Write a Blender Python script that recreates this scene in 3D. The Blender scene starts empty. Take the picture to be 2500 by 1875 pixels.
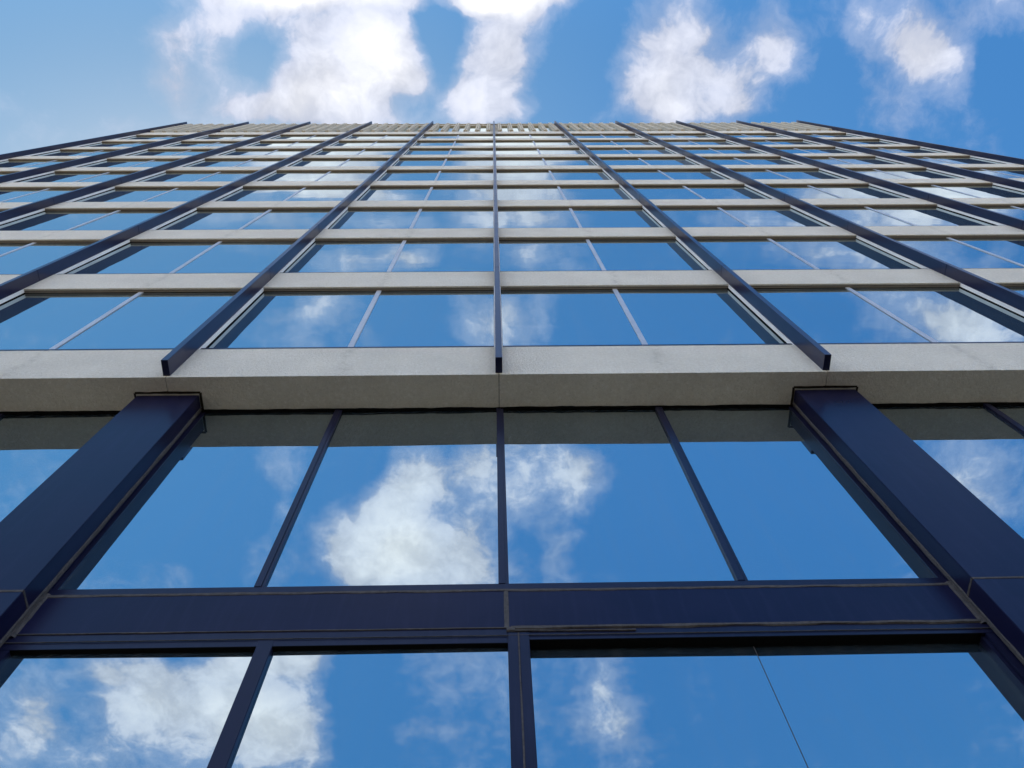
import bpy, bmesh, math, random
from mathutils import Vector, Matrix, noise
random.seed(7)
DIM = '3D'
C = bpy.context.scene.collection
S = 3.0          # metres from the lens to the facade; the survey of the photo is in that unit
EYE = 1.6
def Z(z): return z * S + EYE
W = 1.1542 * S   # bay width
H = 1.2671 * S   # storey height
B0 = Z(2.744)    # underside of the lowest concrete band
BH = 0.925       # height of a concrete band
NB = 5           # bays each side of the middle fin
FT = 0.072       # fin thickness
FD = 0.0583 * S  # fin depth
XC = -0.003

# ------------------------------------------------------------------ materials
def mat(name):
    m = bpy.data.materials.new(name); m.use_nodes = True
    nt = m.node_tree; nt.nodes.clear()
    o = nt.nodes.new('ShaderNodeOutputMaterial')
    return m, nt, o
def N(nt, t, **kw):
    n = nt.nodes.new(t)
    for k, v in kw.items():
        if k in n.inputs.keys() if isinstance(k, str) else False: n.inputs[k].default_value = v
        else: setattr(n, k, v)
    return n
def noise_n(nt, vec, scale, detail=4, rough=.5, dim=None):
    n = nt.nodes.new('ShaderNodeTexNoise'); n.noise_dimensions = DIM if dim is None else dim
    n.inputs['Scale'].default_value = scale; n.inputs['Detail'].default_value = detail
    n.inputs['Roughness'].default_value = rough
    nt.links.new(vec, n.inputs['Vector']); return n
def ramp(nt, fac, stops):
    r = nt.nodes.new('ShaderNodeValToRGB'); e = r.color_ramp.elements
    while len(e) < len(stops): e.new(.5)
    for i, (p, c) in enumerate(stops):
        e[i].position = p; e[i].color = (c, c, c, 1) if isinstance(c, (int, float)) else (*c, 1)
    nt.links.new(fac, r.inputs[0]); return r
def mth(nt, op, a, b=None, c=None, clamp=False):
    m = nt.nodes.new('ShaderNodeMath'); m.operation = op; m.use_clamp = clamp
    for i, v in enumerate((a, b, c)):
        if v is None: continue
        if isinstance(v, (int, float)): m.inputs[i].default_value = v
        else: nt.links.new(v, m.inputs[i])
    return m.outputs[0]
def mixc(nt, fac, a, b, mode='MIX'):
    m = nt.nodes.new('ShaderNodeMix'); m.data_type = 'RGBA'; m.blend_type = mode
    for s, v in ((m.inputs[0], fac), (m.inputs[6], a), (m.inputs[7], b)):
        if isinstance(v, (int, float)): s.default_value = v
        elif isinstance(v, tuple): s.default_value = (*v, 1)
        else: nt.links.new(v, s)
    return m.outputs[2]
def bsdf(nt, o, color, rough, metallic=0, spec=.5, normal=None):
    b = nt.nodes.new('ShaderNodeBsdfPrincipled')
    for s, v in (('Base Color', color), ('Roughness', rough), ('Metallic', metallic), ('Specular IOR Level', spec)):
        if isinstance(v, tuple): b.inputs[s].default_value = (*v, 1)
        elif isinstance(v, (int, float)): b.inputs[s].default_value = v
        else: nt.links.new(v, b.inputs[s])
    if normal: nt.links.new(normal, b.inputs['Normal'])
    nt.links.new(b.outputs[0], o.inputs[0]); return b
def bump(nt, h, strength, dist, prev=None):
    b = nt.nodes.new('ShaderNodeBump'); b.inputs['Strength'].default_value = strength
    b.inputs['Distance'].default_value = dist; nt.links.new(h, b.inputs['Height'])
    if prev: nt.links.new(prev, b.inputs['Normal'])
    return b.outputs[0]
def pos(nt):
    return nt.nodes.new('ShaderNodeNewGeometry').outputs['Position']

def concrete(name, base, stain=.0, fine=260):
    """sand-textured cast concrete: pits, blotches, rain streaks below the mullions"""
    m, nt, o = mat(name); p = pos(nt)
    big = noise_n(nt, p, 1.3, 3, .6).outputs[0]
    mid = noise_n(nt, p, 14, 4, .6).outputs[0]
    gr = noise_n(nt, p, 55, 3, .75).outputs[0]
    c = mixc(nt, ramp(nt, big, [(.3, 0), (.7, 1)]).outputs[0], tuple(x * .90 for x in base), tuple(x * 1.05 for x in base))
    c = mixc(nt, ramp(nt, mid, [(.4, .0), (.8, .22)]).outputs[0], c, tuple(x * y for x, y in zip(base, (.84, .80, .72))))
    c = mixc(nt, ramp(nt, gr, [(.29, .38), (.44, .0)]).outputs[0], c, tuple(x * .45 for x in base))
    sp = noise_n(nt, p, 27, 3, .7).outputs[0]
    c = mixc(nt, ramp(nt, sp, [(.34, .17), (.50, .0)]).outputs[0], c, tuple(x * .55 for x in base))
    c = mixc(nt, ramp(nt, sp, [(.55, .0), (.68, .45)]).outputs[0], c, tuple(min(.92, x * 1.3) for x in base))
    tone = nt.nodes.new('ShaderNodeObjectInfo').outputs['Random']
    c = mixc(nt, mth(nt, 'MULTIPLY', tone, .12), c, tuple(x * .6 for x in base))
    # streak under the middle of each bay
    sep = nt.nodes.new('ShaderNodeSeparateXYZ'); nt.links.new(p, sep.inputs[0])
    wob = mth(nt, 'MULTIPLY', mth(nt, 'SUBTRACT', noise_n(nt, p, 2.2, 4, .6).outputs[0], .5), .30)
    fx = mth(nt, 'SUBTRACT', mth(nt, 'FRACT', mth(nt, 'ADD', mth(nt, 'DIVIDE', mth(nt, 'ADD', sep.outputs[0], wob), W), 40.0)), .515)
    d = mth(nt, 'ABSOLUTE', fx)
    streak = mth(nt, 'SUBTRACT', 1.0, mth(nt, 'DIVIDE', d, .028), clamp=True)
    streak = mth(nt, 'MULTIPLY', streak, ramp(nt, noise_n(nt, p, 7, 5, .75).outputs[0], [(.42, 0), (.6, 1)]).outputs[0])
    nz = nt.nodes.new('ShaderNodeSeparateXYZ'); nt.links.new(nt.nodes.new('ShaderNodeNewGeometry').outputs['True Normal'], nz.inputs[0])
    streak = mth(nt, 'MULTIPLY', streak, mth(nt, 'GREATER_THAN', mth(nt, 'ABSOLUTE', nz.outputs[1]), .5))      # rain runs on upright faces only
    c = mixc(nt, mth(nt, 'MULTIPLY', streak, stain), c, tuple(x * .45 for x in base))
    h = mth(nt, 'ADD', mth(nt, 'MULTIPLY', noise_n(nt, p, 34, 4, .65).outputs[0], 1.0), mth(nt, 'MULTIPLY', noise_n(nt, p, 150, 2, .6).outputs[0], .4))
    n = bump(nt, h, 1.0, .030)
    bsdf(nt, o, c, .9, 0, .25, n); return m

def paint(name, base, rough=.38, spec=.5, fleck=.2, metallic=0.0):
    m, nt, o = mat(name); p = pos(nt)
    big = noise_n(nt, p, 1.7, 4, .6).outputs[0]
    sp = noise_n(nt, p, 90, 2, .6).outputs[0]
    c = mixc(nt, ramp(nt, big, [(.3, 0), (.75, 1)]).outputs[0], base, tuple(x * 1.3 + .001 for x in base))
    mp = nt.nodes.new('ShaderNodeMapping'); mp.inputs['Scale'].default_value = (16, 16, 1.1); nt.links.new(p, mp.inputs[0])
    c = mixc(nt, ramp(nt, noise_n(nt, mp.outputs[0], 1.0, 4, .6).outputs[0], [(.5, 0), (.8, .6)]).outputs[0], c, tuple(x * 1.6 + .006 for x in base))
    c = mixc(nt, ramp(nt, sp, [(.68, 0), (.8, fleck)]).outputs[0], c, tuple(min(1, x * 2.2 + .02) for x in base))
    r = nt.nodes.new('ShaderNodeMapRange'); nt.links.new(big, r.inputs[0])
    r.inputs[3].default_value = rough - .05; r.inputs[4].default_value = rough + .1
    n = bump(nt, noise_n(nt, p, 3.0, 3, .5).outputs[0], .06, .02)
    bsdf(nt, o, c, r.outputs[0], metallic, spec, n); return m

def plain(name, base, rough=.8, spec=.3, bumpy=.3):
    m, nt, o = mat(name); p = pos(nt)
    a = noise_n(nt, p, 22, 4, .65).outputs[0]
    c = mixc(nt, ramp(nt, a, [(.3, 0), (.7, 1)]).outputs[0], tuple(x * .7 for x in base), tuple(x * 1.25 for x in base))
    n = bump(nt, a, bumpy, .01)
    bsdf(nt, o, c, rough, 0, spec, n); return m

def glass(name, tint):
    """sun-control coated glass: mirror-like from outside, dark behind"""
    m, nt, o = mat(name); p = pos(nt)
    g = nt.nodes.new('ShaderNodeBsdfGlossy'); g.inputs['Roughness'].default_value = 0.0
    g.inputs['Color'].default_value = (*tint, 1)
    d = nt.nodes.new('ShaderNodeBsdfDiffuse'); d.inputs[0].default_value = (.012, .022, .035, 1)
    n = bump(nt, noise_n(nt, p, .9, 2, .4).outputs[0], .08, .03)
    nt.links.new(n, g.inputs['Normal'])
    lw = nt.nodes.new('ShaderNodeLayerWeight'); lw.inputs[0].default_value = .5      # facing: 1 - cos
    fac = mth(nt, 'MULTIPLY_ADD', mth(nt, 'POWER', lw.outputs['Facing'], 5.0), .58, .40)
    # film of dust: faint, streaked downwards
    mp = nt.nodes.new('ShaderNodeMapping'); mp.inputs['Scale'].default_value = (9, 9, .5); nt.links.new(p, mp.inputs[0])
    dust = ramp(nt, noise_n(nt, mp.outputs[0], 1.0, 5, .65).outputs[0], [(.45, 0), (.9, .05)]).outputs[0]
    dd = nt.nodes.new('ShaderNodeBsdfDiffuse'); dd.inputs[0].default_value = (.45, .46, .47, 1)
    mx = nt.nodes.new('ShaderNodeMixShader'); nt.links.new(fac, mx.inputs[0])
    nt.links.new(d.outputs[0], mx.inputs[1]); nt.links.new(g.outputs[0], mx.inputs[2])
    m2 = nt.nodes.new('ShaderNodeMixShader'); nt.links.new(dust, m2.inputs[0])
    nt.links.new(mx.outputs[0], m2.inputs[1]); nt.links.new(dd.outputs[0], m2.inputs[2])
    nt.links.new(m2.outputs[0], o.inputs[0]); return m

M = dict(
    band=concrete('band_concrete', (.77, .75, .70), .4),
    attic=concrete('attic_concrete', (.64, .61, .54), .0),
    navy=paint('navy_panel_paint', (.0055, .0062, .028), .28, .12),
    fin=paint('navy_fin_paint', (.0075, .0095, .040), .30, .32),
    frame=paint('dark_frame_paint', (.006, .007, .026), .30, .18),
    bronze=paint('window_head_metal', (.24, .21, .185), .5, .4),
    alu=paint('pale_aluminium', (.36, .38, .43), .40, .45, .05, .25),
    jamb=paint('pale_jamb_paint', (.72, .73, .76), .5, .4, .05),
    black=plain('black_gasket_and_strip', (.004, .004, .004), .9, .1),
    gap=plain('painted_gap_shade', (.026, .020, .015), .95, .1),
    seal=plain('grey_sealant', (.060, .057, .062), .85, .25, .5),
    glass=glass('mirror_glass', (.87, .985, 1.0)),
    wall=plain('core_wall', (.22, .21, .20)),
    asphalt=plain('asphalt_surface', (.075, .07, .062), .9),
    paving=concrete('paving_concrete', (.29, .225, .15), 0),
    kerb=concrete('kerb_concrete', (.40, .39, .36), 0),
    earth=plain('ground_surface', (.24, .17, .09), .95),
    line=plain('road_paint', (.75, .74, .70), .7),
    roof=plain('roof_felt', (.12, .12, .12), .9),
)

# ------------------------------------------------------------------ mesh helpers
def obj(name, bm, material, parent=None, smooth=False, bev=0):
    if bev:
        bmesh.ops.bevel(bm, geom=[e for e in bm.edges], offset=bev, segments=1, affect='EDGES', clamp_overlap=True)
    me = bpy.data.meshes.new(name); bm.to_mesh(me); bm.free()
    me.materials.append(material)
    if smooth:
        for f in me.polygons: f.use_smooth = True
    o = bpy.data.objects.new(name, me); C.objects.link(o)
    if parent: o.parent = parent
    return o
def box(bm, x0, x1, y0, y1, z0, z1):
    v = [bm.verts.new((x, y, z)) for x in (x0, x1) for y in (y0, y1) for z in (z0, z1)]
    for f in ((0, 1, 3, 2), (4, 6, 7, 5), (0, 4, 5, 1), (2, 3, 7, 6), (0, 2, 6, 4), (1, 5, 7, 3)):
        bm.faces.new([v[i] for i in f])
    return bm
def B(*boxes):
    bm = bmesh.new()
    for b in boxes: box(bm, *b)
    return bm
def prism_x(bm, prof, x0, x1):
    a = [bm.verts.new((x0, y, z)) for y, z in prof]; b = [bm.verts.new((x1, y, z)) for y, z in prof]
    n = len(prof)
    bm.faces.new(a[::-1]); bm.faces.new(b)
    for i in range(n): bm.faces.new((a[i], a[(i + 1) % n], b[(i + 1) % n], b[i]))
    bmesh.ops.recalc_face_normals(bm, faces=bm.faces)
    return bm
def bead(bm, p0, p1, side, up, width, thick, jit=.3, step=.035, seed=0, drift=0):
    """irregular gunned sealant: a ridge along p0-p1, `side` its width direction, `up` its outward one"""
    p0, p1, side, up = map(Vector, (p0, p1, side, up)); L = (p1 - p0).length; n = max(3, int(L / step))
    prev = None
    for i in range(n + 1):
        t = i / n; p = p0.lerp(p1, t); s = t * L
        def nz(k, f): return noise.noise(Vector((s * f, seed * 3.7 + k * 11.3, k)))
        off = drift * nz(5, .9)
        wa = width * (.5 + jit * (nz(1, 3.1) + .45 * nz(2, 11))) + off
        wb = width * (.5 + jit * (nz(3, 2.7) + .45 * nz(4, 13))) - off
        h = thick * (1 + .5 * nz(6, 5))
        row = [bm.verts.new(p - side * wa - up * .004), bm.verts.new(p - side * wa * .6 + up * h * .7), bm.verts.new(p + up * h * (.75 + .4 * nz(7, 7)) + side * .1 * width * nz(8, 9)),
               bm.verts.new(p + side * wb * .6 + up * h * .8), bm.verts.new(p + side * wb - up * .004)]
        if prev:
            for a in range(4): bm.faces.new((prev[a], prev[a + 1], row[a + 1], row[a]))
        prev = row
    bmesh.ops.recalc_face_normals(bm, faces=bm.faces)
    return bm
def pane(bm, x0, x1, y, z0, z1, jy=.0045, bow=.0018, n=6):
    """one light of glass: nearly flat, corners set a few mm in or out and very slightly bowed, 8 mm thick"""
    c = [random.uniform(-jy, jy) for _ in range(4)]; bw = random.uniform(-bow, bow)
    g = {}
    for i in range(n + 1):
        for j in range(n + 1):
            u, v = i / n, j / n
            yy = y + c[0] * (1 - u) * (1 - v) + c[1] * u * (1 - v) + c[2] * u * v + c[3] * (1 - u) * v + bw * 16 * u * (1 - u) * v * (1 - v)
            g[i, j] = bm.verts.new((x0 + (x1 - x0) * u, yy, z0 + (z1 - z0) * v))
    for i in range(n):
        for j in range(n):
            f = bm.faces.new((g[i, j], g[i + 1, j], g[i + 1, j + 1], g[i, j + 1])); f.smooth = True
    return bm
def empty(name, loc, parent=None):
    o = bpy.data.objects.new(name, None); C.objects.link(o); o.location = loc; o.empty_display_size = .3
    if parent: o.parent = parent
    return o
def copy_part(o, parent, loc=None, name=None):
    c = o.copy(); C.objects.link(c); c.parent = parent
    if loc is not None: c.location = loc
    for ch in list(o.children):
        d = ch.copy(); C.objects.link(d); d.parent = c
    return c

# ------------------------------------------------------------------ the building
bld = empty('office_building', (0, 0, 0))
bld['label'] = 'ten storey office block with mirror glass, pale concrete bands and navy vertical fins'
bld['category'] = 'building'

GY = .1345 * S                    # glass line of the tall lower storeys
TOPZ = Z(16.56)
X0, X1 = -NB * W - .30, NB * W + .30
DEPTH = 16.0
# solid core behind the glass, side and rear walls, roof
obj('wall', B((X0 + .02, X1 - .02, .14, DEPTH, B0 + .02, TOPZ - .45)), M['wall'], bld)
obj('lower_wall', B((X0 + .4, X1 - .4, GY + .25, DEPTH - .3, 0, B0 + .01)), M['wall'], bld)
obj('roof', B((X0 + .3, X1 - .3, .3, DEPTH - .2, TOPZ - .44, TOPZ - .30)), M['roof'], bld)

# concrete bands -------------------------------------------------
def band_mesh(deep, h=BH):
    g = .0035; w = W / 2 - g
    bm = bmesh.new()
    if deep:      # lowest one: its soffit runs back to the recessed glazing
        prof = [(0, 0), (.3755, 0), (.3755, .16), (.14, .16), (.14, h), (.045, h + .004), (.008, h), (0, h - .008)]
    else:
        prof = [(0, .006), (.006, 0), (.028, 0), (.030, .02), (.139, .02), (.139, h), (.045, h + .004), (.008, h), (0, h - .008)]
    prism_x(bm, prof, -w, w)
    return bm
for i in range(10):
    hh = 1.43 if i == 9 else BH
    for b in range(-NB, NB):
        c = (b + .5) * W + XC; z = B0 + i * H
        if b == -NB:
            first = obj('spandrel_panel', band_mesh(i == 0, hh), M['band'], bld); first.location = (c, 0, z)
        else:
            copy_part(first, bld, (c, 0, z))

# fins -----------------------------------------------------------
def make_fin():
    bm = bmesh.new(); t = FT / 2
    z0 = .04; L = TOPZ + .05 - B0
    cuts = [z0] + [Z(4.1687) - B0 + k * H for k in range(9) ] + [L]
    cuts = [z0] + [c for c in cuts[1:-1]] + [L]
    for a, b in zip(cuts[:-1], cuts[1:]):
        jx = random.uniform(-.0012, .0012)
        box(bm, -t + jx, t + jx, -FD, .05, a + (.004 if a > z0 else 0), b - .004)
    bmesh.ops.bevel(bm, geom=[e for e in bm.edges], offset=.003, segments=1, affect='EDGES')
    core = B((-t + .006, t - .006, -FD + .006, .045, z0 + .006, L - .006))
    tmp = bpy.data.meshes.new('t'); core.to_mesh(tmp); core.free(); bm.from_mesh(tmp); bpy.data.meshes.remove(tmp)
    return bm
fin = obj('fin', make_fin(), M['fin'], bld); fin.location = (XC - NB * W, 0, B0)
for b in range(-NB + 1, NB + 1): copy_part(fin, bld, (XC + b * W, 0, B0))
# pale metal pier covers behind the fins, seen as the window jambs
WY = .0645        # glass line of the upper windows
def make_window(seed):
    """one bay of one storey; origin at bay centre on top of the band"""
    hw = W / 2; h = H - BH
    w = empty('window', (0, 0, 0), bld)
    bm = bmesh.new(); x = FT / 2 + .012
    pane(bm, -hw + x, -.02, WY, .04, h); pane(bm, .02, hw - x, WY, .04, h)
    obj('pane', bm, M['glass'], w)
    obj('frame', B((-hw + .04, hw - .04, .012, WY + .01, .035, .078),        # sill member
                   ), M['frame'], w)
    obj('window_head', B((-hw + .05, hw - .05, .0345, .0605, h - .002, h + .018)), M['bronze'], w)
    bm = B((-hw + .04, hw - .04, .030, WY + .01, -.002, .036), (-hw + .04, hw - .04, .0285, .0340, h - .001, h + .03), (-hw + .04, hw - .04, .0610, WY + .03, h + .004, h + .03),
           (-hw + x - .004, -hw + x + .004, .0525, WY + .01, .03, h), (hw - x - .004, hw - x + .004, .0525, WY + .01, .03, h))
    obj('gasket_dark_strip', bm, M['black'], w)
    for s in (-1, 1):
        a, b = sorted((s * (hw - .03), s * (hw - x)))
        obj('jamb', B((a, b, .003, .052, .0, h - .012)), M['jamb'], w)
    obj('mullion', B((-.034, .034, .054, WY + .012, .079, h - .003)), M['alu'], w, bev=.002)
    return w
protos = []
for i in range(9):
    for b in range(-NB, NB):
        c = (b + .5) * W + XC; z = B0 + i * H + BH
        k = (i * 10 + b + NB)
        if k < 12:
            w = make_window(k); protos.append(w); w.location = (c, 0, z)
        else:
            copy_part(protos[(k * 5 + k // 12) % 12], bld, (c, 0, z))

# attic with paired concrete ribs --------------------------------
AZ = Z(14.60); AH = TOPZ - AZ - .18
def make_attic():
    a = None; pitch = W / 6; hw = W / 2 - .004
    bm = bmesh.new()
    zo0, zo1 = .10, AH - .62; xs = []
    # wall with five openings between the ribs: piers and two rails
    box(bm, -hw, hw, .02, .13, 0, zo0); box(bm, -hw, hw, .02, .13, zo1, AH)
    edges = [-hw]
    for i in range(1, 6):
        xc = -W / 2 + i * pitch; edges += [xc - .158, xc + .158]
    edges.append(hw)
    for i in range(0, len(edges), 2): box(bm, edges[i], edges[i + 1], .02, .094, zo0 + .0005, zo1 - .0005)
    a = obj('attic_panel', bm, M['attic'], bld)
    for i in range(6):
        xc = -W / 2 + (i + .5) * pitch
        bm = bmesh.new()
        for s in (-1, 1):
            cx = xc + s * .050
            # tapered rib: wide at the wall, narrow at the nose, cut off square at its foot
            v = [bm.verts.new(p) for p in ((cx - .044, .022, .07), (cx + .044, .022, .07), (cx + .030, -.085, .07), (cx - .030, -.085, .07),
                                           (cx - .044, .022, AH + .10), (cx + .044, .022, AH + .10), (cx + .030, -.085, AH + .10), (cx - .030, -.085, AH + .10))]
            for f in ((0, 1, 2, 3), (7, 6, 5, 4), (0, 4, 5, 1), (1, 5, 6, 2), (2, 6, 7, 3), (3, 7, 4, 0)): bm.faces.new([v[q] for q in f])
        bmesh.ops.recalc_face_normals(bm, faces=bm.faces)
        box(bm, xc - .02, xc + .02, -.03, .021, .08, AH + .09)
        obj('rib', bm, M['attic'], a)
    bm = bmesh.new()
    for i in range(1, 6):
        xc = -W / 2 + i * pitch
        pane(bm, xc - .17, xc + .17, .095, zo0 - .02, zo1 + .02, .001, 0, 1)
    obj('pane', bm, M['glass'], a)
    return a
att = make_attic(); att.location = (XC + (-NB + .5) * W, 0, AZ)
for b in range(-NB + 1, NB): copy_part(att, bld, (XC + (b + .5) * W, 0, AZ))
obj('coping', B((X0, X1, -.03, .5, TOPZ - .18, TOPZ - .03), (X0, X1, DEPTH - .4, DEPTH + .05, TOPZ - .18, TOPZ - .03)), M['attic'], bld)
for s in (-1, 1):
    a, b = sorted((s * (NB * W + .05), s * (NB * W + .28)))
    obj('end_wall', B((a + XC, b + XC, .01, DEPTH, 0, TOPZ - .19)), M['attic'], bld)

# columns --------------------------------------------------------
CW = .2155 * S / 2; CY0 = .0672 * S; CY1 = GY + .02; JZ = Z(1.574)
def make_column(seed):
    bm = bmesh.new()
    box(bm, -CW, CW, CY0, CY1, JZ + .006, B0 - .001); box(bm, -CW, CW, CY0, CY1, 0, JZ - .006)
    bmesh.ops.bevel(bm, geom=[e for e in bm.edges], offset=.004, segments=2, affect='EDGES')
    c = obj('column', bm, M['navy'], bld)
    bm = bmesh.new()
    bead(bm, (-CW, CY0, JZ), (CW, CY0, JZ), (0, 0, 1), (0, -1, 0), .028, .004, .25, seed=seed)
    for s in (-1, 1): bead(bm, (s * CW, CY0, JZ), (s * CW, CY1 - .03, JZ), (0, 0, 1), (s, 0, 0), .028, .004, .3, seed=seed + s)
    obj('joint_seal', bm, M['seal'], c)
    # ragged raised bead, coloured dark as the shaded gap round the column head
    bm = bmesh.new(); g = .028; n = 26
    pts = [(-CW - g * .6, GY + .0), (-CW - g * .6, CY0 - g), (CW + g * .6, CY0 - g), (CW + g * .6, GY + .0)]
    for (ax, ay), (bx, by) in zip(pts[:-1], pts[1:]):
        d = Vector((bx - ax, by - ay, 0)).normalized(); nrm = Vector((-d.y, d.x, 0))
        bead(bm, (ax, ay, B0), (bx, by, B0), nrm, (0, 0, -1), .036, .003, .3, .02, seed=seed + ax)
    obj('head_gap_bead', bm, M['gap'], c)
    # grey bead down each inner corner against the glazing
    for s in (-1, 1):
        bm = bmesh.new()
        bead(bm, (s * (CW + .001), GY - .045, .1), (s * (CW + .001), GY - .045, B0 - .01), (0, 1, 0), (s, 0, 0), .042, .010, .22, .05, seed=seed + 5 * s)
        obj('corner_seal', bm, M['seal'], c)
    return c
cols = []
for k, b in enumerate((-5, -3, -1, 1, 3, 5)):
    c = make_column(k * 7 + 1); c.location = (XC + b * W, 0, 0)

# tall lower glazing between the columns --------------------------
BZ0, BZ1 = Z(1.499), Z(1.634)     # navy cross beam
BY = .1252 * S
LR = (-.4985 * S, .0323 * S, .531 * S)
def make_upper(seed):
    w = empty('lobby_window', (0, 0, 0), bld)
    hw = W - CW; z0, z1 = Z(1.651), B0 + .01
    m = .565 * S; mw = .0365
    bm = bmesh.new(); xs = [-hw, -m, .008, m, hw]
    for a, b in zip(xs[:-1], xs[1:]): pane(bm, a + .01, b - .01, GY, z0, z1, .004, .001, 8)
    obj('pane', bm, M['glass'], w)
    obj('frame', B((-hw + .002, hw - .002, GY - .022, GY + .02, Z(1.636), Z(1.6655)), (-hw + .002, -hw + .045, GY - .012, GY + .02, Z(1.6665), z1 - .02), (hw - .045, hw - .002, GY - .012, GY + .02, Z(1.6665), z1 - .02)), M['frame'], w)
    for x in (-m, .008, m):
        obj('mullion', B((x - mw, x + .012, GY - .026, GY + .01, Z(1.666), z1 - .02), (x + .016, x + mw, GY - .022, GY + .01, Z(1.666), z1 - .02), (x - mw + .005, x + mw - .005, GY - .018, GY + .008, Z(1.666), z1 - .021)), M['frame'], w)
    bm = bmesh.new()
    bead(bm, (-hw + .01, GY - .018, B0 + .002), (hw - .01, GY - .018, B0 + .002), (0, 1, 0), (0, 0, -1), .044, .016, .22, .03, seed=seed, drift=.006)
    obj('gasket_dark_strip', bm, M['black'], w)
    return w
def make_beam(seed):
    hw = W - CW - .002
    bm = B((-hw, .012, BY, GY + .1, BZ0, BZ1), (.03, hw, BY, GY + .1, BZ0, BZ1))
    bmesh.ops.bevel(bm, geom=[e for e in bm.edges], offset=.003, segments=1, affect='EDGES')
    b = obj('beam', bm, M['navy'], bld)
    bm = bmesh.new()
    bead(bm, (-hw, BY, BZ1 + .004), (hw, BY, BZ1 + .004), (0, 0, 1), (0, -1, .0), .034, .006, .32, .03, seed=seed, drift=.006)
    bead(bm, (.021, BY, BZ0), (.021, BY, BZ1), (1, 0, 0), (0, -1, 0), .040, .004, .16, .03, seed=seed + 2)
    bead(bm, (.05, BY - .002, BZ0 - .004), (hw, BY - .002, BZ0 - .004), (0, 0, 1), (0, -1, 0), .030, .008, .4, .03, seed=seed + 3, drift=.006)
    bead(bm, (-hw, BY - .001, BZ0 - .002), (.05, BY - .001, BZ0 - .002), (0, 0, 1), (0, -1, 0), .011, .003, .3, .03, seed=seed + 4)
    bead(bm, (.04, BY - .004, BZ0 - .038), (.85, BY - .004, BZ0 - .045), (0, 0, 1), (0, -1, 0), .013, .006, .5, .03, seed=seed + 6, drift=.004)
    bead(bm, (-hw, BY - .004, Z(1.47)), (hw, BY - .004, Z(1.472)), (0, 0, 1), (0, -1, 0), .005, .002, .3, .05, seed=seed + 9)
    bead(bm, (.02, BY - .006, BZ0 - .026), (.075, BY - .006, BZ0 - .026), (0, 0, 1), (0, -1, 0), .045, .009, .3, .01, seed=seed + 8)
    obj('sealant', bm, M['seal'], b)
    for s in (-1, 1):
        bm = bmesh.new(); bead(bm, (s * hw * .999, BY - .002, BZ0 - .03), (s * hw * .999, BY - .002, BZ1 + .03), (1, 0, 0), (0, -1, 0), .075, .012, .16, .025, seed=seed + 20 * s)
        obj('end_sealant', bm, M['seal'], b)
    return b
def make_lower(seed):
    w = empty('street_window', (0, 0, 0), bld)
    hw = W - CW - .002; a, c, d = LR; fz0 = Z(1.4500)
    gl, gr = GY + .012, BY + .078; z0, z1 = .45, fz0 + .03
    bm = bmesh.new()
    pane(bm, -hw + .02, a, gl, z0, z1, .006, .001, 8); pane(bm, a, c, gl, z0, z1, .006, .001, 8)
    pane(bm, c, d - .003, gr, z0, z1, .005, .001, 8); pane(bm, d + .003, hw - .02, gr, z0, z1, .005, .001, 8)
    obj('pane', bm, M['glass'], w)
    obj('butt_joint', B((d - .0022, d + .0022, gr - .001, gr + .012, z0, z1)), M['seal'], w)
    obj('frame', B((-hw, c, BY + .004, gl + .04, fz0, BZ0 - .0), (c, hw, BY + .003, gr + .04, Z(1.459), BZ0),
                   (-hw, -hw + .07, BY + .006, gl + .03, z0, fz0), (hw - .06, hw, BY + .006, gr + .03, z0, Z(1.459)),
                   (hw - .085, hw - .061, BY + .03, gr + .03, z0, Z(1.459) - .002),
                   (-hw, hw, BY + .01, gr + .05, .05, z0 + .05)), M['frame'], w)
    obj('gasket_dark_strip', B((-hw + .07, c - .001, BY + .006, gl + .005, fz0 - .004, fz0 - .0005), (c + .067, hw - .0855, BY + .005, gr + .005, Z(1.459) - .004, Z(1.459) - .0005)), M['black'], w)  # thin black strips added to darken the underside of the header
    obj('mullion', B((a - .050, a + .050, BY + .0015, gl + .02, z0 + .051, fz0 + .06)), M['frame'], w, bev=.004)
    obj('mullion', B((c - .070, c - .004, BY - .004, gr + .03, z0 + .051, BZ0 - .055), (c + .002, c + .066, BY - .004, gr + .03, z0 + .051, BZ0 - .055)), M['frame'], w, bev=.003)
    bm = bmesh.new()
    bead(bm, (c - .001, BY - .003, z0 + .1), (c - .001, BY - .003, BZ0 - .06), (1, 0, 0), (0, -1, 0), .012, .003, .3, .05, seed=seed + 40)
    obj('mullion_seal', bm, M['seal'], w)
    return w
for k, b in enumerate((-4, -2, 0, 2, 4)):
    for f in (make_upper, make_beam, make_lower):
        f(31 * k + 3).location = (XC + b * W, 0, 0)
obj('plinth', B((X0 + .3, X1 - .3, .30, .9, 0, .32)), M['paving'], bld)

# ------------------------------------------------------------------ ground, pavement, road
def struct(name, bm, m):
    o = obj(name, bm, m); o['kind'] = 'structure'; return o
def sheet(x0, x1, y0, y1, z):
    bm = bmesh.new(); bm.faces.new([bm.verts.new(p) for p in ((x0, y0, z), (x1, y0, z), (x1, y1, z), (x0, y1, z))]); return bm
struct('ground', sheet(-900, 900, -900, 900, -.16), M['earth'])
struct('pavement', B((-60, 60, -9, 30, -.155, -.004)), M['paving'])
struct('kerb', B((-60, 60, -9.18, -9.0, -.156, .0)), M['kerb'])
struct('road', sheet(-400, 400, -21, -9.2, -.15), M['asphalt'])
bm = bmesh.new()
for i in range(-30, 30): 
    x = i * 6; bm.faces.new([bm.verts.new(p) for p in ((x, -15.1, -.146), (x + 2.5, -15.1, -.146), (x + 2.5, -15.0, -.146), (x, -15.0, -.146))])
struct('road_marking', bm, M['line'])

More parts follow.
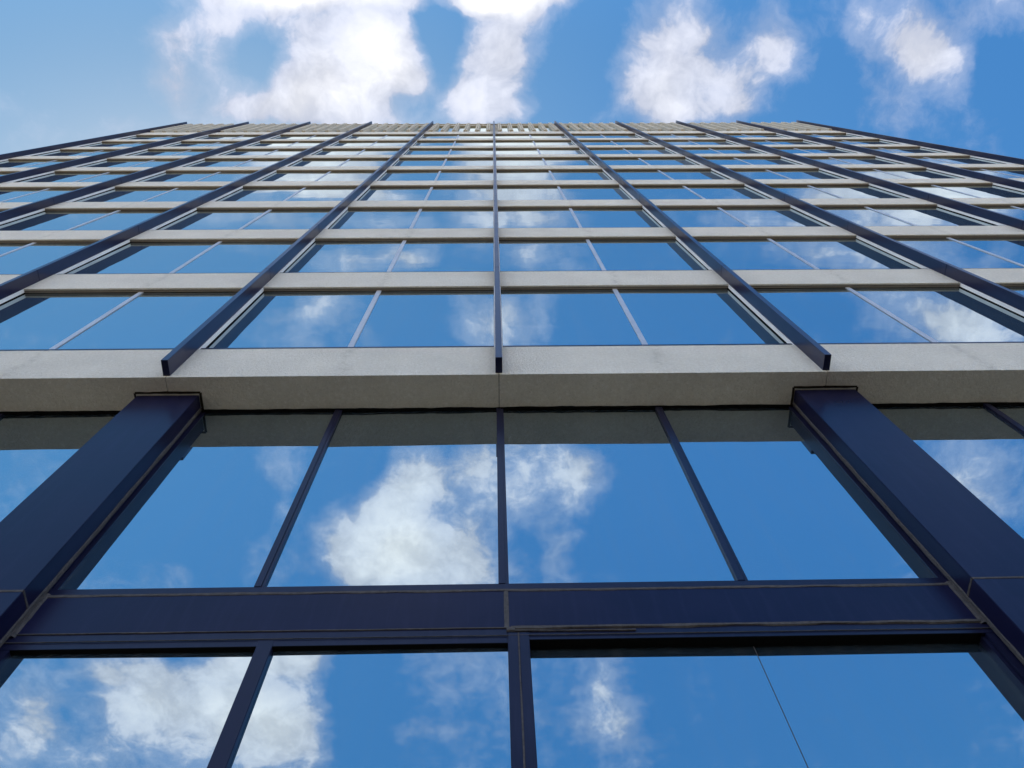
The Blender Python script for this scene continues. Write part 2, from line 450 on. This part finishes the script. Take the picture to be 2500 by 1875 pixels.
# ------------------------------------------------------------------ look of the sky
SKY_STRENGTH = .12; AIR = 1.0; DUST = .7; OZONE = 2.2
SKY_POW = (1.41, .87, .35); SKY_GAIN = (.3215, .765, 1.84); FILL_CLOUD = (7.0, 6.4, 5.9); FRONT = 1.95; SUN = (62, -42)
WARP1 = .040; WARP2 = .017; FBM1 = 1.2; FBM2 = .62; A0 = -.10; A1 = .95
CLOUD_THIN = (2.9, 3.15, 3.9); CLOUD_THICK = (4.9, 4.9, 5.1)
EXPOSURE = .9
CAMP = (1.20918, .05536, -.06062)
# clouds: centre in the layer overhead (x/z, y/z), turn, half axes, weight
CLOUDS=[
    (-0.1369,0.0169,2.975,0.1021,0.0875,0.95),(-0.2145,0.0416,3.133,0.1448,0.0488,0.95),(-0.2117,0.0103,3.094,0.0751,0.0641,0.6),(-0.1593,-0.0236,-2.852,0.1135,0.0637,0.6),
    (-0.2277,-0.0587,3.132,0.1393,0.0414,0.5),(-0.1086,-0.0443,2.882,0.075,0.0683,0.65),(-0.0886,0.0105,1.654,0.0718,0.0507,0.6),(-0.0946,0.0431,3.135,0.0771,0.0326,-0.2),
    (-0.2874,-0.0403,2.748,0.1017,0.037,0.45),(-0.3224,-0.0444,2.805,0.0677,0.0368,0.42),(-0.3396,0.0165,2.877,0.0538,0.0484,0.55),(-0.2937,0.0123,1.814,0.0524,0.0372,0.42),
    (-0.3509,-0.0154,1.765,0.0709,0.0368,0.4),(-0.3094,-0.0069,1.726,0.0474,0.0206,0.25),(-0.2522,-0.0153,2.037,0.0609,0.0399,-0.6),(-0.269,0.0145,2.173,0.0413,0.0365,-0.35),
    (-0.2793,0.0458,3.139,0.1021,0.0204,0.42),(-0.0595,-0.0402,1.609,0.0921,0.0374,-1.1),(-0.09,0.0432,3.132,0.0428,0.0204,-0.5),(0.0147,-0.0443,3.077,0.0707,0.0689,0.85),
    (0.0008,0.0106,1.882,0.0802,0.0718,0.85),(-0.0251,0.0455,3.132,0.0688,0.045,0.6),(0.0573,-0.0628,-2.984,0.091,0.0227,0.35),(-0.0381,0.0063,1.617,0.0477,0.0338,0.25),
    (0.0307,0.0412,1.554,0.049,0.043,0.3),(0.0582,0.0107,1.553,0.0799,0.0426,-0.4),(0.2025,-0.04,1.179,0.0782,0.0704,0.6),(0.1782,0.0109,-2.773,0.0865,0.0753,0.7),
    (0.1515,0.0327,2.67,0.0584,0.0336,0.4),(0.2035,0.0438,-2.712,0.0529,0.0485,0.55),(0.2469,0.0024,-3.025,0.0946,0.0714,0.5),(0.268,0.0307,-2.803,0.0707,0.0398,0.62),
    (0.2463,0.0506,-3.133,0.0958,0.0248,0.4),(0.2245,-0.0483,1.41,0.0463,0.0333,0.3),(0.3037,-0.0295,-2.827,0.0478,0.0456,0.6),(0.3386,-0.0061,-2.742,0.0529,0.0424,0.48),
    (0.2983,0.0068,-3.131,0.0859,0.024,0.25),(0.2253,0.0219,-2.724,0.035,0.0318,-0.3),(0.4287,-0.0524,-3.093,0.1102,0.0535,0.5),(0.4596,-0.0315,-2.745,0.0891,0.0448,0.55),
    (0.4995,-0.0145,-2.595,0.0635,0.0487,0.52),(0.5304,0.0136,1.219,0.0627,0.042,0.55),(0.5689,-0.0607,-3.027,0.0771,0.0453,0.75),(0.4487,0.0157,-2.606,0.082,0.0692,0.24),
    (0.5304,0.0513,1.26,0.0685,0.0428,0.15),(-0.4091,-0.0424,1.78,0.0387,0.0177,0.16),(-0.4306,0.0057,2.829,0.0214,0.0169,0.16),(-0.3791,0.0079,-3.009,0.0367,0.0162,0.14),
    (-0.5137,0.051,-2.638,0.0539,0.0312,0.12),(-0.473,-0.0197,2.816,0.1445,0.1121,-0.5),(0.1038,-0.0064,1.728,0.1259,0.0595,-0.5),(0.3715,-0.0018,1.416,0.1288,0.051,-0.4),
    (0.5803,0.0159,1.252,0.1006,0.059,-0.5),(0.0213,-0.1137,3.135,0.1049,0.0775,1.08),(0.0402,-0.0748,3.138,0.1505,0.0251,1.147),(0.0166,-0.0906,3.138,0.0851,0.0339,0.54),
    (-0.1974,-0.1152,-3.138,0.1324,0.0386,1.08),(-0.1848,-0.1363,3.141,0.1049,0.0218,0.81),(-0.2139,-0.0876,-3.138,0.1403,0.0379,1.08),(-0.1614,-0.0733,3.139,0.2424,0.0208,0.945),
    (-0.261,-0.136,-3.139,0.0855,0.0218,0.675),(-0.1085,-0.139,3.141,0.067,0.0193,0.432),(-0.0926,-0.104,-2.662,0.0442,0.0422,-0.4),(0.1315,-0.1188,1.62,0.1388,0.0621,-0.5),
    (-0.3681,-0.1215,-2.441,0.0742,0.0646,-0.3),(0.4784,-0.1108,3.132,0.1651,0.0303,0.945),(0.5418,-0.1385,3.126,0.1476,0.0354,1.147),(0.4044,-0.1374,3.123,0.088,0.0264,0.945),
    (0.5853,-0.1589,3.118,0.1093,0.0314,0.675),(0.3149,-0.1683,3.13,0.1083,0.0252,0.54),(0.4733,-0.1706,3.132,0.1785,0.0289,0.743),(0.108,-0.1362,3.135,0.0965,0.0219,0.472),
    (0.0553,-0.1661,3.135,0.0778,0.0268,0.54),(0.2363,-0.1052,3.119,0.0978,0.0429,-0.2),(-0.312,-0.1652,-3.141,0.1054,0.0222,0.378),(-0.2355,-0.1695,-3.139,0.0867,0.025,0.472),
    (-0.1366,-0.17,3.141,0.0918,0.025,0.567),(-0.025,-0.1681,-3.14,0.0534,0.0313,0.608),(-0.1515,-0.2166,-3.141,0.1091,0.0351,0.632),(-0.0972,-0.2134,-3.112,0.0501,0.035,0.575),
    (0.0409,-0.2142,3.081,0.0458,0.0416,0.69),(-0.0158,-0.2049,1.542,0.0459,0.0364,0.345),(0.404,-0.2083,3.12,0.13,0.0417,0.575),(0.5254,-0.213,2.948,0.1157,0.0361,0.402),
    (-0.2783,-0.2093,-3.136,0.0813,0.0257,0.322),(0.1044,-0.1809,3.125,0.0726,0.0362,0.25),(-0.22,-0.2721,-2.996,0.1029,0.0332,0.483),(-0.2325,-0.3008,1.336,0.0691,0.0555,0.287),
    (-0.1817,-0.2959,1.415,0.049,0.0372,0.172),(-0.0146,-0.2972,1.552,0.0734,0.0517,0.552),(0.0338,-0.3028,1.697,0.0689,0.066,0.632),(0.5597,-0.2909,2.835,0.1721,0.0746,0.69),
    (0.6253,-0.3075,3.059,0.1171,0.0593,0.575),(0.4847,-0.2745,2.795,0.0588,0.0472,0.23),(0.1473,-0.2669,3.117,0.0562,0.0288,0.172),(-0.1047,-0.2703,1.478,0.0865,0.0649,-0.35),
    (-0.4401,-0.2474,-3.059,0.2012,0.1213,-0.6),(0.1996,-0.2935,3.105,0.1612,0.0881,-0.5),(0.3542,-0.3,3.091,0.1149,0.0591,-0.3),(-0.2803,-0.4797,1.221,0.0615,0.0583,0.55),
    (-0.0932,-0.4999,-3.112,0.0852,0.067,0.55),(-0.1253,-0.5485,1.495,0.1268,0.0863,0.8),(-0.1591,-0.6115,-2.834,0.1476,0.1116,0.95),(-0.0933,-0.6518,3.132,0.1891,0.0859,0.85),
    (-0.2094,-0.6108,1.342,0.0722,0.0616,0.3),(-0.0256,-0.5128,1.554,0.1466,0.0484,0.55),(-0.0354,-0.6004,1.551,0.1072,0.0518,0.42),(0.0534,-0.5016,3.082,0.1211,0.1008,0.6),
    (0.1164,-0.5085,2.372,0.0797,0.0698,0.55),(0.091,-0.6086,1.522,0.1434,0.0471,0.62),(0.0318,-0.5568,1.627,0.0812,0.0717,0.32),(-0.4314,-0.6466,-3.021,0.047,0.0338,0.32),
    (-0.2883,-0.562,1.312,0.0398,0.0321,0.32),(0.6439,-0.5088,2.462,0.1167,0.0854,0.65),(0.7049,-0.5594,2.991,0.0856,0.0519,0.25),(-0.1959,-0.4986,-2.94,0.1004,0.0886,-0.4),
    (0.2998,-0.5667,3.046,0.3129,0.21,-0.8),(-0.4173,-0.5447,-2.727,0.155,0.1333,-0.6),(0.2215,-0.6633,3.117,0.096,0.031,0.12),(-0.4798,-0.909,-3.108,0.28,0.1559,1),
    (-0.3472,-0.8586,1.324,0.1536,0.1205,0.75),(-0.5703,-0.8029,-2.906,0.1241,0.0511,0.5),(-0.3523,-0.7961,-2.938,0.1897,0.0519,0.5),(-0.2709,-0.8085,1.362,0.0812,0.0652,0.4),
    (-0.5329,-0.8624,1.216,0.1133,0.0859,0.4),(-0.701,-0.8703,0.942,0.0958,0.0773,0.42),(-0.6797,-0.975,-3.091,0.1477,0.0805,0.5),(-0.7083,-0.935,1.158,0.0895,0.0645,0.25),
    (-0.3086,-0.9595,1.051,0.1343,0.123,0.7),(-0.5982,-0.895,1.168,0.1013,0.0646,-0.5),(-0.4338,-0.791,2.648,0.064,0.0404,-0.4),(-0.2058,-0.8994,1.498,0.2271,0.0899,-0.5),
    (-0.1096,-0.9362,-3.043,0.0974,0.0375,0.36),(-0.0517,-0.8273,-2.785,0.1245,0.0734,0.4),(0.0081,-0.8733,1.57,0.112,0.0506,0.25),(0.1677,-0.8994,-1.841,0.1206,0.1023,0.65),
    (0.165,-0.8314,1.486,0.0948,0.0339,0.3),(0.1949,-0.9546,1.675,0.1032,0.0693,0.22),(0.0624,-0.8295,1.594,0.082,0.0445,0.3),(0.5066,-0.9337,3.091,0.0584,0.0232,0.34),
    (0.4811,-0.8828,3.032,0.3699,0.2247,-0.5),
]

# ------------------------------------------------------------------ sky and light
SUN_EL, SUN_AZ = math.radians(SUN[0]), math.radians(SUN[1])      # azimuth from +Y towards +X; the sun stands behind the block, to the left
DIM = '2D'
w = bpy.data.worlds.new('World'); bpy.context.scene.world = w; w.use_nodes = True
nt = w.node_tree; nt.nodes.clear()
out = nt.nodes.new('ShaderNodeOutputWorld'); bg = nt.nodes.new('ShaderNodeBackground'); nt.links.new(bg.outputs[0], out.inputs[0])
bg.inputs[1].default_value = SKY_STRENGTH
sky = nt.nodes.new('ShaderNodeTexSky'); sky.sky_type = 'NISHITA'; sky.sun_disc = False
sky.sun_elevation = SUN_EL; sky.sun_rotation = SUN_AZ; sky.air_density = AIR; sky.dust_density = DUST; sky.ozone_density = OZONE; sky.altitude = 50
tc = nt.nodes.new('ShaderNodeTexCoord'); sp = nt.nodes.new('ShaderNodeSeparateXYZ'); nt.links.new(tc.outputs['Generated'], sp.inputs[0])
zc = mth(nt, 'MAXIMUM', sp.outputs[2], .06)
cb = nt.nodes.new('ShaderNodeCombineXYZ')           # flat cloud layer overhead: x/z, y/z
nt.links.new(mth(nt, 'DIVIDE', sp.outputs[0], zc), cb.inputs[0]); nt.links.new(mth(nt, 'DIVIDE', sp.outputs[1], zc), cb.inputs[1])
P = cb.outputs[0]
def vm(op, a, b=None, s=None):
    n = nt.nodes.new('ShaderNodeVectorMath'); n.operation = op
    nt.links.new(a, n.inputs[0])
    if isinstance(b, tuple): n.inputs[1].default_value = b
    elif b is not None: nt.links.new(b, n.inputs[1])
    if s is not None: n.inputs['Scale'].default_value = s
    return n.outputs[0]
wn = noise_n(nt, P, 7, 2, .5)
wn2 = noise_n(nt, P, 26, 3, .6)
q = vm('ADD', P, vm('SCALE', vm('SUBTRACT', wn.outputs['Color'], (.5, .5, .5)), None, WARP1))
q = vm('ADD', q, vm('SCALE', vm('SUBTRACT', wn2.outputs['Color'], (.5, .5, .5)), None, WARP2))
# three clouds at a time: each is a soft bump (1-r^2)^2 over an ellipse of the layer
sq = nt.nodes.new('ShaderNodeSeparateXYZ'); nt.links.new(q, sq.inputs[0])
def spread(sock):
    c = nt.nodes.new('ShaderNodeCombineXYZ')
    for i in range(3): nt.links.new(sock, c.inputs[i])
    return c.outputs[0]
QX, QY = spread(sq.outputs[0]), spread(sq.outputs[1])
def vmath(op, *ins):
    n = nt.nodes.new('ShaderNodeVectorMath'); n.operation = op
    for i, v in enumerate(ins):
        if isinstance(v, (tuple, list)): n.inputs[i].default_value = v
        else: nt.links.new(v, n.inputs[i])
    return n
acc = None
cl = list(CLOUDS)
while len(cl) % 3: cl.append((9, 9, 0, .01, .01, 0))
for k in range(0, len(cl), 3):
    ax, ay, a0, bx, by, b0, am = [], [], [], [], [], [], []
    for (u, v, rot, a, b, amp) in cl[k:k + 3]:
        c_, s_ = math.cos(rot), math.sin(rot)
        ax.append(c_ / a); ay.append(s_ / a); a0.append(-(c_ * u + s_ * v) / a)
        bx.append(-s_ / b); by.append(c_ / b); b0.append(-(-s_ * u + c_ * v) / b); am.append(amp)
    A = vmath('MULTIPLY_ADD', QX, ax, vmath('MULTIPLY_ADD', QY, ay, a0).outputs[0]).outputs[0]
    Bv = vmath('MULTIPLY_ADD', QX, bx, vmath('MULTIPLY_ADD', QY, by, b0).outputs[0]).outputs[0]
    R2 = vmath('MULTIPLY_ADD', A, A, vmath('MULTIPLY', Bv, Bv).outputs[0]).outputs[0]
    F = vmath('MAXIMUM', vmath('SUBTRACT', (1, 1, 1), R2).outputs[0], (0, 0, 0)).outputs[0]
    D = vmath('DOT_PRODUCT', vmath('MULTIPLY', F, F).outputs[0], am).outputs['Value']
    acc = D if acc is None else mth(nt, 'ADD', acc, D)
# outside the surveyed sky: unseen clouds added, kept bright to light the facade
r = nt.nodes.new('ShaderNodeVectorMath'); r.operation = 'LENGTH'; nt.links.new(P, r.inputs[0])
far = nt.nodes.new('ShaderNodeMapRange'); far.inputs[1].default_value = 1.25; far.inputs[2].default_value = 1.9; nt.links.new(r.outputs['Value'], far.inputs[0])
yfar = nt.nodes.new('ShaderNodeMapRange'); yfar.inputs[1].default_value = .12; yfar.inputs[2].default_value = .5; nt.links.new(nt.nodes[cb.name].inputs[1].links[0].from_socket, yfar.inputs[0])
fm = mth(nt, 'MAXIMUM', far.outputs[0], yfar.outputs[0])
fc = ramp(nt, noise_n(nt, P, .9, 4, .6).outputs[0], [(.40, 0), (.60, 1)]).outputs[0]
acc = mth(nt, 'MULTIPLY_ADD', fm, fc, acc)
f1 = noise_n(nt, q, 11, 7, .57).outputs[0]
f2 = noise_n(nt, q, 40, 4, .62).outputs[0]
dens = mth(nt, 'ADD', acc, mth(nt, 'MULTIPLY', mth(nt, 'SUBTRACT', f1, .5), FBM1))
dens = mth(nt, 'ADD', dens, mth(nt, 'MULTIPLY', mth(nt, 'SUBTRACT', f2, .5), FBM2))
def sstep(x, lo, hi, top):
    m = nt.nodes.new('ShaderNodeMapRange'); m.interpolation_type = 'SMOOTHSTEP'
    m.inputs[1].default_value = lo; m.inputs[2].default_value = hi; m.inputs[4].default_value = top
    nt.links.new(x, m.inputs[0]); return m.outputs[0]
alpha = mth(nt, 'ADD', sstep(dens, A0, A0 + .85, .42), sstep(dens, A1 - .42, A1 - .04, .55))      # thin veil + body
thick = nt.nodes.new('ShaderNodeMapRange'); thick.inputs[1].default_value = .75; thick.inputs[2].default_value = 2.0; nt.links.new(dens, thick.inputs[0])
cc = mixc(nt, thick.outputs[0], CLOUD_THIN, CLOUD_THICK)
shade = ramp(nt, noise_n(nt, q, 10, 5, .6).outputs[0], [(.38, .84), (.60, 1.04)]).outputs[0]
cc = mixc(nt, 1.0, cc, shade, 'MULTIPLY')
# grade of the clear air: per channel  gain * value ^ power
ss = nt.nodes.new('ShaderNodeSeparateColor'); nt.links.new(sky.outputs[0], ss.inputs[0])
sc_ = nt.nodes.new('ShaderNodeCombineColor')
for i in range(3):
    nt.links.new(mth(nt, 'MINIMUM', mth(nt, 'MULTIPLY', mth(nt, 'POWER', ss.outputs[i], SKY_POW[i]), SKY_GAIN[i]), 5.0), sc_.inputs[i])
sk = sc_.outputs[0]
cc = mixc(nt, fm, cc, FILL_CLOUD)
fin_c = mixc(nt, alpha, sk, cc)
# the half of the sky in front of the facade, facing the sun, is the brighter one
gy = nt.nodes.new('ShaderNodeMapRange'); gy.interpolation_type = 'SMOOTHSTEP'
gy.inputs[1].default_value = 0; gy.inputs[2].default_value = .5; gy.inputs[3].default_value = 1; gy.inputs[4].default_value = FRONT
nt.links.new(mth(nt, 'MULTIPLY', sp.outputs[1], -1.0), gy.inputs[0])
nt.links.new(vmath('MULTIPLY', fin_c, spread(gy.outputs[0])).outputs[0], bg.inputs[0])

w.cycles.sampling_method = 'NONE'
sd = bpy.data.lights.new('sun', 'SUN'); sd.energy = 3.6; sd.angle = math.radians(.53); sd.color = (1, .95, .87)
so = bpy.data.objects.new('sun', sd); C.objects.link(so)
d = Vector((math.sin(SUN_AZ) * math.cos(SUN_EL), math.cos(SUN_AZ) * math.cos(SUN_EL), math.sin(SUN_EL)))
so.rotation_euler = d.to_track_quat('Z', 'Y').to_euler(); so.location = d * 80

# ------------------------------------------------------------------ camera
cam = bpy.data.cameras.new('camera'); co = bpy.data.objects.new('camera', cam); C.objects.link(co)
p, y, rr = CAMP
fw = Vector((math.sin(y) * math.cos(p), math.cos(y) * math.cos(p), math.sin(p)))
rt = Vector((math.cos(y), -math.sin(y), 0)); up = rt.cross(fw)
rt2 = rt * math.cos(rr) + up * math.sin(rr); up2 = up * math.cos(rr) - rt * math.sin(rr)
m = Matrix((rt2, up2, -fw)).transposed().to_4x4(); m.translation = Vector((-.01302 * S, -S, EYE))
co.matrix_world = m
cam.sensor_width = 36; cam.lens = 2045.3165 / 2500 * 36; cam.clip_start = .05; cam.clip_end = 5000
sc = bpy.context.scene; sc.camera = co
sc.view_settings.view_transform = 'Standard'; sc.view_settings.look = 'None'; sc.view_settings.gamma = 1
sc.view_settings.exposure = EXPOSURE
sc.render.engine = 'CYCLES'; sc.cycles.max_bounces = 8; sc.cycles.glossy_bounces = 5; sc.cycles.diffuse_bounces = 3
